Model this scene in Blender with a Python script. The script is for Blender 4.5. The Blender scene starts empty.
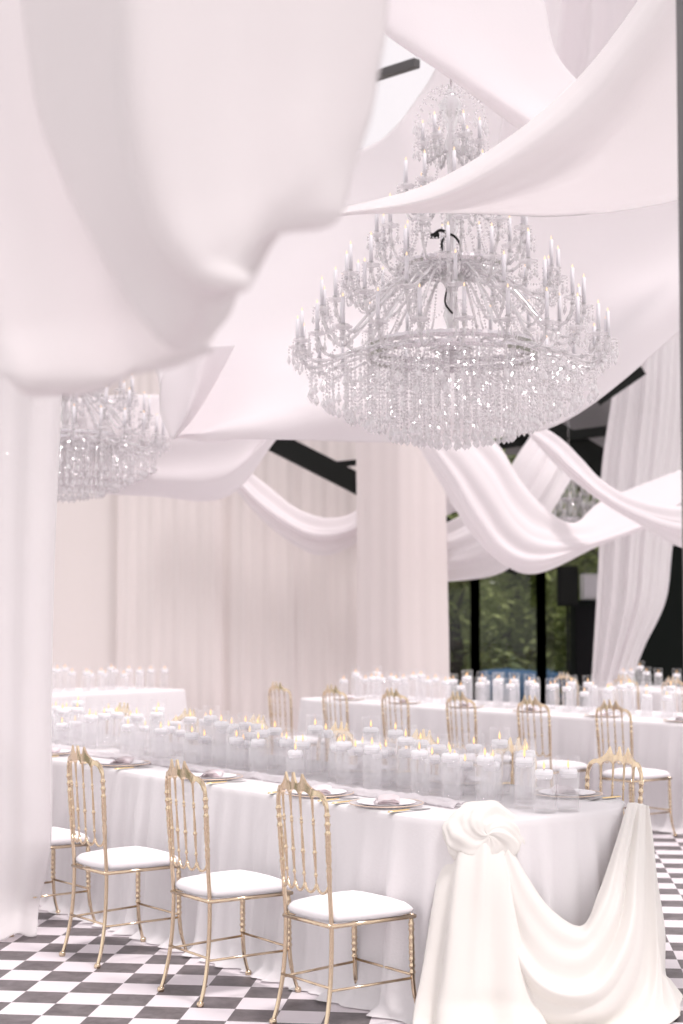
import bpy, bmesh, math, random
from math import sin, cos, pi, radians, sqrt, atan2, exp
from mathutils import Vector, Matrix, noise

random.seed(7)
SC = bpy.context.scene
COL = SC.collection

# ------------------------------------------------------------------ camera model (683 x 1024 frame)
FPX, PITCH, ROLL, CAMZ = 1540.0, .066, .0006, 1.6
def ray(px, py):
    a, b = px-341.5, py-512
    xx, yy = a*cos(ROLL)+b*sin(ROLL), -a*sin(ROLL)+b*cos(ROLL)
    u, r = -yy/FPX, xx/FPX
    return Vector((r, cos(PITCH)-u*sin(PITCH), sin(PITCH)+u*cos(PITCH)))
def at(px, py, Y):
    d = ray(px, py)
    return Vector((0, 0, CAMZ)) + d*(Y/d.y)

# ------------------------------------------------------------------ materials
def new_mat(name):
    m = bpy.data.materials.new(name); m.use_nodes = True
    nt = m.node_tree
    for n in list(nt.nodes): nt.nodes.remove(n)
    out = nt.nodes.new('ShaderNodeOutputMaterial')
    return m, nt, out
def N(nt, kind, **kw):
    n = nt.nodes.new('ShaderNode'+kind)
    for k, v in kw.items():
        if k in n.inputs: n.inputs[k].default_value = v
        else: setattr(n, k, v)
    return n
def mix(nt, fac, a, b):
    m = nt.nodes.new('ShaderNodeMixShader')
    if isinstance(fac, (int, float)): m.inputs[0].default_value = fac
    else: nt.links.new(fac, m.inputs[0])
    nt.links.new(a, m.inputs[1]); nt.links.new(b, m.inputs[2])
    return m.outputs[0]
def bump(nt, scale, strength, dist=.01, detail=3, stretch=None):
    tc = nt.nodes.new('ShaderNodeTexCoord')
    src = tc.outputs['Object']
    if stretch:
        mp = nt.nodes.new('ShaderNodeMapping'); mp.inputs['Scale'].default_value = stretch
        nt.links.new(src, mp.inputs[0]); src = mp.outputs[0]
    t = N(nt, 'TexNoise', Scale=scale, Detail=detail)
    nt.links.new(src, t.inputs['Vector'])
    b = N(nt, 'Bump', Strength=strength, Distance=dist)
    nt.links.new(t.outputs['Fac'], b.inputs['Height'])
    return b.outputs[0]
def fabric(name, col, trans=.35, sheer=0.0, bmp=.25, scale=60, glossy=0.0, stretch=None):
    m, nt, out = new_mat(name)
    d = N(nt, 'BsdfDiffuse', Color=(*col, 1), Roughness=.6)
    t = N(nt, 'BsdfTranslucent', Color=(*col, 1))
    nb = bump(nt, scale, bmp, .01, 3, stretch)
    nt.links.new(nb, d.inputs['Normal'])
    s = mix(nt, trans, d.outputs[0], t.outputs[0])
    if glossy:
        g = N(nt, 'BsdfGlossy', Color=(1, 1, 1, 1), Roughness=.45)
        nt.links.new(nb, g.inputs['Normal'])
        s = mix(nt, glossy, s, g.outputs[0])
    if sheer:
        tr = N(nt, 'BsdfTransparent', Color=(1, 1, 1, 1))
        s = mix(nt, sheer, s, tr.outputs[0])
    nt.links.new(s, out.inputs[0])
    return m
def principled(name, col, rough=.5, metal=0.0, bmp=None, **kw):
    m, nt, out = new_mat(name)
    p = N(nt, 'BsdfPrincipled', **{'Base Color': (*col, 1), 'Roughness': rough, 'Metallic': metal})
    for k, v in kw.items(): p.inputs[k.replace('_', ' ')].default_value = v
    if bmp: nt.links.new(bump(nt, *bmp), p.inputs['Normal'])
    nt.links.new(p.outputs[0], out.inputs[0])
    return m
def thin_glass(name, tint, refl=.06, edge=.5, body=None, bodyfac=0.0, rough=.02):
    """clear pane: transparent body with a fresnel-like mirror coat, optionally a milky body"""
    m, nt, out = new_mat(name)
    tr = N(nt, 'BsdfTransparent', Color=(*tint, 1))
    g = N(nt, 'BsdfGlossy', Color=(1, 1, 1, 1), Roughness=rough)
    lw = N(nt, 'LayerWeight', Blend=.25)
    mr = N(nt, 'MapRange'); mr.inputs[3].default_value = refl; mr.inputs[4].default_value = edge
    nt.links.new(lw.outputs['Facing'], mr.inputs[0])
    base = tr.outputs[0]
    if body:
        d = N(nt, 'BsdfDiffuse', Color=(*body, 1)); t = N(nt, 'BsdfTranslucent', Color=(*body, 1))
        base = mix(nt, bodyfac, base, mix(nt, .5, d.outputs[0], t.outputs[0]))
    nt.links.new(mix(nt, mr.outputs[0], base, g.outputs[0]), out.inputs[0])
    return m

WHITE = (.93, .905, .915)
M = {}
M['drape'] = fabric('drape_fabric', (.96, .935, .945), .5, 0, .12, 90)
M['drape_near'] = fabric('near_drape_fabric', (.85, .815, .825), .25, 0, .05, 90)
M['sheer'] = fabric('sheer_fabric', (.94, .915, .92), .45, .2, .12, 90)
M['curtain'] = fabric('curtain_fabric', (.93, .885, .875), .34, 0, .15, 50, stretch=(1, 1, .08))
M['cloth'] = fabric('tablecloth_fabric', (.94, .915, .925), .18, 0, .12, 80)
M['satin'] = fabric('cream_satin', (.905, .875, .84), .12, 0, .05, 40, glossy=.06)
M['gauze'] = fabric('gauze', (.93, .905, .92), .4, .15, .5, 120)
M['napkin'] = fabric('napkin_linen', (.97, .93, .94), .25, 0, .08, 200)
M['cushion'] = fabric('cushion_fabric', (.90, .87, .885), .0, 0, .12, 140)
M['gold'] = principled('champagne_gold', (.72, .58, .425), .17, 1.0)
M['flat_gold'] = principled('flatware_gold', (.95, .72, .36), .3, .9)
M['steel'] = principled('dark_steel', (.18, .17, .17), .4, .8)
M['black'] = principled('black_metal', (.010, .011, .010), .6, .0, Specular_IOR_Level=.15)
M['black_wall'] = principled('black_panel', (.008, .010, .009), .9, Specular_IOR_Level=.08)
M['post'] = principled('post_paint', (.10, .095, .095), .5, .2, bmp=(30, .2))
M['vinyl'] = thin_glass('grey_roof_vinyl', (.35, .34, .35), .05, .3, (.42, .40, .41), .75, .15)
M['grey_unit'] = principled('grey_unit', (.55, .54, .55), .6)
M['speaker'] = principled('speaker_box', (.008, .008, .009), .8, bmp=(200, .4), Specular_IOR_Level=.1)
M['glass'] = thin_glass('vase_glass', (.996, .995, .997), .03, .22)
M['water'] = thin_glass('vase_water', (.995, .993, .997), .01, .10, (.99, .98, .99), .2)  # white body colour stands in for tablecloth refracted through clear water
M['window'] = thin_glass('window_glass', (.62, .63, .58), .02, .2)
M['roof'] = thin_glass('roof_glass', (.865, .85, .868), .01, .06)
M['crystal'] = thin_glass('crystal', (.975, .962, .975), .15, .65, (.99, .97, .98), .5, .06)
M['charger'] = thin_glass('charger_glass', (.985, .98, .98), .06, .3, (.96, .94, .945), .4)
M['silver'] = principled('silver_ring', (.74, .71, .73), .22, .85)
M['tube'] = principled('candle_tube', (.80, .78, .82), .4)
M['candle'] = principled('candle_wax', (.94, .925, .95), .5, 0, Subsurface_Weight=0.0)
M['wick'] = principled('wick', (.1, .08, .07), .8)
M['tarp'] = principled('blue_tarp', (.10, .22, .52), .6, bmp=(6, .4))
M['bark'] = principled('bark', (.06, .045, .035), .9, bmp=(20, .5))
M['rim'] = principled('rim_gold', (.78, .62, .50), .4, .5)

def emit(name, col, s):
    m, nt, out = new_mat(name)
    e = N(nt, 'Emission', Color=(*col, 1), Strength=s)
    nt.links.new(e.outputs[0], out.inputs[0]); return m
M['flame'] = emit('flame', (1, .56, .26), 1.5)
M['bulb'] = emit('bulb', (1, .66, .42), 1.3)

def leaf_mat(name, a, b):
    m, nt, out = new_mat(name)
    tc = N(nt, 'TexCoord'); n = N(nt, 'TexNoise', Scale=1.3, Detail=4)
    nt.links.new(tc.outputs['Object'], n.inputs['Vector'])
    r = N(nt, 'ValToRGB'); r.color_ramp.elements[0].color = (*a, 1); r.color_ramp.elements[1].color = (*b, 1)
    r.color_ramp.elements[0].position = .35; r.color_ramp.elements[1].position = .65
    nt.links.new(n.outputs['Fac'], r.inputs[0])
    d = N(nt, 'BsdfDiffuse'); t = N(nt, 'BsdfTranslucent')
    nt.links.new(r.outputs[0], d.inputs[0]); nt.links.new(r.outputs[0], t.inputs[0])
    nt.links.new(mix(nt, .35, d.outputs[0], t.outputs[0]), out.inputs[0])
    return m
M['leaf'] = leaf_mat('leaf_green', (.18, .22, .08), (.85, .92, .50))
M['leaf_dark'] = leaf_mat('leaf_dark_green', (.15, .165, .10), (.36, .39, .24))
M['grass'] = leaf_mat('grass_green', (.05, .07, .03), (.10, .12, .05))

def floor_mat():
    m, nt, out = new_mat('checker_floor')
    s, th, ox, oy = .1872, .1148, -1.2528, 7.404
    tc = N(nt, 'TexCoord'); mp = N(nt, 'Mapping'); mp.vector_type = 'TEXTURE'
    mp.inputs['Location'].default_value = (ox, oy, -s*.5); mp.inputs['Rotation'].default_value = (0, 0, -th)
    mp.inputs['Scale'].default_value = (s, s, s)
    nt.links.new(tc.outputs['Object'], mp.inputs[0])
    ck = N(nt, 'TexChecker', Scale=1.0)
    nt.links.new(mp.outputs[0], ck.inputs['Vector'])
    # weathered stone mottling
    n1 = N(nt, 'TexNoise', Scale=2.2, Detail=6, Roughness=.65); n1.inputs['Distortion'].default_value = .6
    nt.links.new(mp.outputs[0], n1.inputs['Vector'])
    rd = N(nt, 'ValToRGB'); rd.color_ramp.elements[0].color = (.115, .10, .104, 1); rd.color_ramp.elements[1].color = (.215, .19, .197, 1)
    rd.color_ramp.elements[0].position = .35; rd.color_ramp.elements[1].position = .7
    rw = N(nt, 'ValToRGB'); rw.color_ramp.elements[0].color = (.76, .70, .73, 1); rw.color_ramp.elements[1].color = (.84, .79, .82, 1)
    nt.links.new(n1.outputs['Fac'], rd.inputs[0]); nt.links.new(n1.outputs['Fac'], rw.inputs[0])
    mx = nt.nodes.new('ShaderNodeMix'); mx.data_type = 'RGBA'
    nt.links.new(ck.outputs['Fac'], mx.inputs['Factor'])
    nt.links.new(rw.outputs[0], mx.inputs['A']); nt.links.new(rd.outputs[0], mx.inputs['B'])
    p = N(nt, 'BsdfPrincipled', Roughness=.45)
    nt.links.new(mx.outputs['Result'], p.inputs['Base Color'])
    p.inputs['Specular IOR Level'].default_value = .3
    nt.links.new(p.outputs[0], out.inputs[0])
    return m
M['floor'] = floor_mat()

# ------------------------------------------------------------------ object helpers
def obj(name, bm, mat, parent=None, smooth=True, loc=None):
    me = bpy.data.meshes.new(name)
    bmesh.ops.recalc_face_normals(bm, faces=bm.faces[:])
    bm.to_mesh(me); bm.free()
    for p in me.polygons: p.use_smooth = smooth
    me.materials.append(M[mat])
    o = bpy.data.objects.new(name, me); COL.objects.link(o)
    if parent: o.parent = parent
    if loc: o.location = loc
    return o
def mesh_obj(name, me, parent=None, loc=None, rz=0):
    o = bpy.data.objects.new(name, me); COL.objects.link(o)
    if parent: o.parent = parent
    if loc: o.location = loc
    o.rotation_euler.z = rz
    return o
def tag(o, label, cat, group=None):
    o['label'] = label; o['category'] = cat
    if group: o['group'] = group
    return o
def empty(name, loc=(0, 0, 0), rz=0):
    o = bpy.data.objects.new(name, None); COL.objects.link(o)
    o.location = loc; o.rotation_euler = (0, 0, rz); o.empty_display_size = .1
    return o
def struct(o):
    o['kind'] = 'structure'; return o
def copy_tree(o, parent=None):
    c = o.copy(); COL.objects.link(c)
    if parent: c.parent = parent
    for ch in list(o.children): copy_tree(ch, c)
    return c

def box(bm, x0, x1, y0, y1, z0, z1, mat=None, bevel=0):
    vs = [bm.verts.new((x, y, z)) for x in (x0, x1) for y in (y0, y1) for z in (z0, z1)]
    if mat is not None:
        for v in vs: v.co = mat @ v.co
    fs = [bm.faces.new([vs[i] for i in q]) for q in ((0,1,3,2),(4,6,7,5),(0,4,5,1),(2,3,7,6),(0,2,6,4),(1,5,7,3))]
    if bevel:
        es = list({e for f in fs for e in f.edges})
        bmesh.ops.bevel(bm, geom=es, offset=bevel, segments=2, affect='EDGES', profile=.5)
def lathe(bm, prof, seg=16, c=(0, 0, 0), axis=None, cap=True):
    """prof = [(r,z)] turned about z, moved to c (axis = matrix to reorient)"""
    rings = []
    for r, z in prof:
        ring = []
        for k in range(seg):
            a = 2*pi*k/seg
            v = Vector((max(r, 1e-5)*cos(a), max(r, 1e-5)*sin(a), z))
            if axis is not None: v = axis @ v
            ring.append(bm.verts.new(v + Vector(c)))
        rings.append(ring)
    for a, b in zip(rings, rings[1:]):
        for k in range(seg):
            bm.faces.new((a[k], a[(k+1) % seg], b[(k+1) % seg], b[k]))
    if cap:
        bm.faces.new(rings[0][::-1]); bm.faces.new(rings[-1])
def tube(bm, pts, r, seg=8, cap=True):
    pts = [Vector(p) for p in pts]
    rr = r if isinstance(r, (list, tuple)) else [r]*len(pts)
    rings = []; ref = None
    for i, p in enumerate(pts):
        d = (pts[min(i+1, len(pts)-1)] - pts[max(i-1, 0)]).normalized()
        if ref is None:
            ref = Vector((0, 0, 1)) if abs(d.z) < .9 else Vector((1, 0, 0))
        s = d.cross(ref).normalized(); t = s.cross(d).normalized(); ref = t
        rings.append([bm.verts.new(p + (s*cos(2*pi*k/seg) + t*sin(2*pi*k/seg))*rr[i]) for k in range(seg)])
    for a, b in zip(rings, rings[1:]):
        for k in range(seg): bm.faces.new((a[k], a[(k+1) % seg], b[(k+1) % seg], b[k]))
    if cap:
        bm.faces.new(rings[0][::-1]); bm.faces.new(rings[-1])
def torus(bm, R, r, z, seg=64, ms=8, sx=1, wob=0):
    rings = []
    for i in range(seg):
        a = 2*pi*i/seg; q = 1 + (wob if i % 2 else 0)
        rings.append([bm.verts.new(((R + r*q*cos(2*pi*k/ms))*cos(a), (R + r*q*cos(2*pi*k/ms))*sin(a), z + sx*r*q*sin(2*pi*k/ms))) for k in range(ms)])
    for i in range(seg):
        a, b = rings[i], rings[(i+1) % seg]
        for k in range(ms): bm.faces.new((a[k], a[(k+1) % ms], b[(k+1) % ms], b[k]))
def crom(P, n):
    """Catmull-Rom through P, n samples"""
    P = [Vector(p) for p in P]; m = len(P)-1; out = []
    for i in range(n):
        t = i/(n-1)*m; k = min(int(t), m-1); f = t-k
        p1, p2 = P[k], P[k+1]
        p0 = P[k-1] if k > 0 else p1*2-p2
        p3 = P[k+2] if k+2 <= m else p2*2-p1
        out.append(.5*((2*p1) + (p2-p0)*f + (2*p0-5*p1+4*p2-p3)*f*f + (3*p1-p0-3*p2+p3)*f**3))
    return out
def bez(p0, p1, p2, p3, n):
    r = []
    for i in range(n):
        t = i/(n-1); q = 1-t
        r.append(Vector(p0)*q**3 + Vector(p1)*3*q*q*t + Vector(p2)*3*q*t*t + Vector(p3)*t**3)
    return r

def sheet(name, rails, mat, nu=70, nv=50, fold=None, thick=.004, parent=None):
    """cloth through a net of rails; fold(u, v) = displacement along the cloth's own normal"""
    R = [crom(r, nu) for r in rails]
    G = [crom([R[k][i] for k in range(len(R))], nv) for i in range(nu)]     # G[i][j]
    if fold:
        Nn = [[None]*nv for _ in range(nu)]
        for i in range(nu):
            for j in range(nv):
                du = G[min(i+1, nu-1)][j]-G[max(i-1, 0)][j]; dv = G[i][min(j+1, nv-1)]-G[i][max(j-1, 0)]
                n = du.cross(dv); Nn[i][j] = n.normalized() if n.length > 1e-9 else Vector((0, -1, 0))
        G = [[G[i][j] + Nn[i][j]*fold(i/(nu-1), j/(nv-1)) for j in range(nv)] for i in range(nu)]
    bm = bmesh.new()
    V = [[bm.verts.new(G[i][j]) for j in range(nv)] for i in range(nu)]
    for i in range(nu-1):
        for j in range(nv-1): bm.faces.new((V[i][j], V[i+1][j], V[i+1][j+1], V[i][j+1]))
    o = obj(name, bm, mat, parent)
    md = o.modifiers.new('thickness', 'SOLIDIFY'); md.thickness = thick; md.offset = 0
    return o
def prail(*pts): return [at(*p) for p in pts]

# ------------------------------------------------------------------ setting: floor, ground, roof, window wall
bm = bmesh.new()
bm.faces.new([bm.verts.new(p) for p in ((-9, -9, 0), (9, -9, 0), (9, 21.3, 0), (-9, 21.3, 0))])
struct(obj('floor', bm, 'floor', smooth=False))
bm = bmesh.new()
bm.faces.new([bm.verts.new(p) for p in ((-30, -20, -.05), (40, -20, -.05), (40, 70, -.05), (-30, 70, -.05))])
struct(obj('ground', bm, 'grass', smooth=False))

# ------------------------------------------------------------------ tables under floor-length cloths
class Frame:
    """a = across the table from its near edge, b = along it towards its near end"""
    def __init__(s, O, n, w): s.O = Vector(O); s.n = Vector(n).normalized(); s.w = Vector(w).normalized()
    def p(s, a, b, z=0):
        q = s.O + s.n*a + s.w*b
        return Vector((q.x, q.y, z))
F1 = Frame((-.033, 6.64), (.785, .62), (.62, -.785))
F2 = Frame((1.45, 12.66), (.758, .652), (.652, -.758))
o3 = F2.p(3.7, 0); F3 = Frame((o3.x, o3.y), (.758, .652), (.652, -.758))
F4 = Frame((-1.66, 16.55), (-.72, .69), (.69, .72))      # head table: b runs to its right end
TOP = .79

def outline(W, b0, b1, r, step=.022):
    """rounded rectangle in (a,b): list of (a, b, na, nb)"""
    pts = []
    def arc(ca, cb, t0):
        n = max(6, int(r*pi/2/step))
        for k in range(n):
            t = t0 + pi/2*k/n
            pts.append((ca+r*cos(t), cb+r*sin(t), cos(t), sin(t)))
    def seg(p, q, na, nb):
        L = sqrt((p[0]-q[0])**2+(p[1]-q[1])**2); n = max(1, int(L/step))
        for k in range(n): pts.append((p[0]+(q[0]-p[0])*k/n, p[1]+(q[1]-p[1])*k/n, na, nb))
    seg((W, b1+r), (W, b0-r), 1, 0); arc(W-r, b0-r, 0)
    seg((W-r, b0), (r, b0), 0, 1);   arc(r, b0-r, pi/2)
    seg((0, b0-r), (0, b1+r), -1, 0); arc(r, b1+r, pi)
    seg((r, b1), (W-r, b1), 0, -1);  arc(W-r, b1+r, 3*pi/2)
    return pts
def tablecloth(name, F, W, b0, b1, r, seed, tuck_far=.0, flare=.05, amp=.044, step=.022):
    pts = outline(W, b0, b1, r, step)
    bm = bmesh.new(); rings = []; s = 0; S = []
    for i, p in enumerate(pts):
        q = pts[i-1]; s += sqrt((p[0]-q[0])**2+(p[1]-q[1])**2) if i else 0
        S.append(s)
    T = s
    def wave(s):
        e = min(1, s/.3, (T-s)/.3)
        return e*.8*(.4*sin(s*50+2.6*noise.noise((s*1.3, seed, 0))*4) + .8*noise.noise((s*6, seed, 3)) + .9*noise.noise((s*14, seed, 9)))
    levels = [(-.03, TOP, 0), (-.008, TOP-.001, 0), (.0, TOP-.008, .02), (.003, TOP-.03, .1), (.008, TOP-.08, .32), (.018, TOP-.16, .55), (.028, .5, .75),
              (.032, .36, .8), (.042, .22, .95), (.052, .1, 1.05), (.062, .045, 1.15), (.08, .018, 1.35), (.105, .006, 1.5)]
    for off, z, k in levels:
        ring = []
        for (a, b, na, nb), s in zip(pts, S):
            wv = wave(s)
            o = off*(flare/.055) + amp*k*wv
            if z < .03: o += .03*noise.noise((s*5, seed, 20))+.02
            if tuck_far and na > .5: o = -tuck_far*min(1, (TOP-z)/.3)*na + .3*amp*k*wv
            zz = z + (.01*max(0, wv) if z < .03 else 0)
            ring.append(bm.verts.new(F.p(a+na*o, b+nb*o, zz)))
        rings.append(ring)
    n = len(pts)
    for A, B in zip(rings, rings[1:]):
        for i in range(n): bm.faces.new((A[i], A[(i+1) % n], B[(i+1) % n], B[i]))
    bm.faces.new(rings[0])
    return obj(name, bm, 'cloth')
W1, B1 = 1.14, .86
cl = tablecloth('tablecloth', F1, W1, B1, -5.3, .42, 1.0, tuck_far=.26)
tag(cl, 'long white floor-length tablecloth on the nearest table, under the cream swag', 'tablecloth')
cl = tablecloth('tablecloth', F2, 1.1, 4.2, -2.95, .2, 5.0, step=.035)
tag(cl, 'white floor-length tablecloth on the second banquet table, behind the row of six gold chairs', 'tablecloth')
cl = tablecloth('tablecloth', F3, 1.1, 3.5, -2.45, .2, 9.0, step=.04)
tag(cl, 'white tablecloth on the table farthest right, in front of the dark doorway', 'tablecloth')
cl = tablecloth('tablecloth', F4, 1.1, .05, -3.6, .12, 13.0, step=.035, amp=.03)
tag(cl, 'white pleated tablecloth on the far left head table in front of the back curtains', 'tablecloth')

# cream satin swag thrown over the end of the nearest table
def end_pt(a, z, off):
    r = .42
    if a < r:
        q = max(-1, min(1, (a-r)/r)); nb = sqrt(max(0, 1-q*q)); ca, cb, na = r, B1-r, q
    elif a > W1-r:
        q = max(-1, min(1, (a-W1+r)/r)); nb = sqrt(max(0, 1-q*q)); ca, cb, na = W1-r, B1-r, q
    else: ca, cb, na, nb = a, B1-r, 0, 1
    return F1.p(ca+na*(r+off), cb+nb*(r+off), z)
sw = empty('satin_swag', F1.p(.154, .75, TOP))
tag(sw, 'cream satin cloth knotted and swagged over the rounded end of the nearest table', 'swag')
def world_parent(o, p):
    o.parent = p; o.matrix_parent_inverse = Matrix.Translation(-Vector(p.location)); return o
def ep(*rows): return [end_pt(*r) for r in rows]
def fl(px, Y, z=.012): return Vector(((px-341.5)*Y/1540, Y, z))
def fs(v, u, s):      # irregular soft folds running along the cloth
    return .55*sin(v*17+1.3*sin(u*2+s)+s) + .35*sin(v*31+2.1*s+u) + .8*noise.noise((v*7, u*1.1, s))
o = sheet('hanging_swag', [[at(q[0]-5*(q[1] < 900 and q[0] > 600), q[1], q[2]) if len(q) == 3 else fl(*q) for q in r] for r in (
    ((510,846,6.12),(530,880,6.10),(553,910,6.12),(582,925,6.14),(603,893,6.22),(620,845,6.36),(630,812,6.50),(633,803,6.58)),
    ((504,855,6.10),(522,905,6.05),(552,945,6.05),(586,950,6.07),(612,910,6.16),(628,855,6.33),(637,813,6.50),(640,803,6.58)),
    ((498,864,6.08),(514,930,6.02),(548,978,5.98),(592,980,6.00),(623,928,6.12),(637,862,6.32),(643,814,6.52),(645,804,6.60)),
    ((492,870,6.07),(507,952,6.00),(543,1000,5.96),(600,1003,5.96),(635,950,6.10),(646,872,6.33),(648,814,6.55),(649,805,6.63)),
    ((482,880,6.05),(494,975,5.99),(528,5.975),(602,5.975),(646,988,6.16),(655,885,6.40),(652,815,6.58),(652,806,6.66)),
    ((478,885,6.04),(488,985,5.98),(520,5.86),(614,5.86),(656,6.10),(658,890,6.42),(654,815,6.60),(653,806,6.68)))],
    'satin', 130, 130, lambda u, v: (sin(pi*min(1, u+.04))**.6)*.036*fs(v, u, 1.0)*min(1, v*5+.3)*min(1, (1-v)*4+.25), .004)
world_parent(o, sw)
tl = [[(450,822,6.27),(441,862,6.19),(433,912,6.13),(426,965,6.07),(419,1005,6.03),(414,5.97),(406,5.84)],
      [(466,815,6.20),(459,868,6.09),(452,925,6.02),(446,980,5.97),(441,1010,5.94),(438,5.87),(432,5.72)],
      [(488,812,6.16),(486,868,6.04),(484,928,5.98),(484,982,5.93),(484,1010,5.91),(484,5.83),(482,5.66)],
      [(503,835,6.17),(510,885,6.08),(517,935,6.02),(523,985,5.97),(527,1010,5.95),(530,5.89),(532,5.72)],
      [(510,850,6.20),(521,898,6.13),(534,945,6.09),(546,985,6.05),(555,1006,6.03),(562,5.98),(568,5.86)]]
o = sheet('front_tail', [[at(*p) if len(p) == 3 else fl(*p) for p in r] for r in tl], 'satin', 90, 90,
    lambda u, v: .034*(.35+.65*u)*fs(v, u, 2.6)*(1 if u < .8 else .5), .004)
world_parent(o, sw)
ct = [[(634,806,6.62),(639,830,6.58),(640,880,6.48),(637,930,6.38),(634,970,6.30),(636,1000,6.20),(638,6.12)],
      [(641,804,6.60),(647,830,6.54),(652,880,6.44),(653,930,6.36),(652,970,6.30),(656,992,6.22),(662,6.10)],
      [(647,804,6.62),(653,830,6.60),(658,880,6.52),(661,930,6.47),(661,970,6.42),(667,984,6.36),(673,6.26)],
      [(652,806,6.68),(656,830,6.70),(661,880,6.70),(663,930,6.68),(663,972,6.66),(669,982,6.62),(675,6.55)]]
o = sheet('corner_tail', [[at(p[0]-5*(p[1] < 900), p[1], p[2]) if len(p) == 3 else fl(*p) for p in r] for r in ct], 'satin', 80, 70, lambda u, v: .014*(.2+.8*u)*fs(v, u, 4.4), .004)
world_parent(o, sw)
# gathered knot: a swirled rosette of cloth facing outwards
bm = bmesh.new(); nU, nV = 120, 60
kc = at(484, 838, 6.17)
ez = Vector((.10, -.95, .25)).normalized(); ex = Vector((0, 0, 1)).cross(ez).normalized()*-1; ey = ez.cross(ex)
V = []
for j in range(nV+1):
    ph = pi*j/nV; row = []
    for i in range(nU):
        t = 2*pi*i/nU
        d = Vector((sin(ph)*cos(t), sin(ph)*sin(t), cos(ph)))
        sp_ = t + 1.7*ph + .5*noise.noise(d*1.4)
        ridge = .13*(1-abs(sin(1.5*sp_+.4)))**1.0 + .05*sin(5*sp_+1) + .03*sin(11*sp_)
        q = 1 + (ridge-.06)*sin(ph)**.5 + .10*noise.noise(d*2.3+Vector((3, 1, 0)))
        row.append(bm.verts.new(kc + ex*(.160*q*d.x) + ey*(.142*q*d.y) + ez*(.085*q*d.z)))
    V.append(row)
for j in range(nV):
    for i in range(nU): bm.faces.new((V[j][i], V[j+1][i], V[j+1][(i+1) % nU], V[j][(i+1) % nU]))
world_parent(obj('gathered_knot', bm, 'satin'), sw)

# gauze bunched along the nearest table between the plates and the vases
rl = []
for a, z in ((.27, .795), (.30, .815), (.335, .812), (.365, .796)):
    rl.append([F1.p(a + .02*sin(b*5.1)+.015*noise.noise((b*3, 0, a)), b, z) for b in [x*.25+.45 for x in range(0, -20, -1)]])
o = sheet('gauze_runner', rl, 'gauze', 260, 16, lambda u, v: .014*noise.noise((u*70, v*5, 1))+.006*noise.noise((u*190, v*9, 4)), .002)
tag(o, 'rumpled white gauze runner along the front of the vases on the nearest table', 'table runner')

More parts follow.
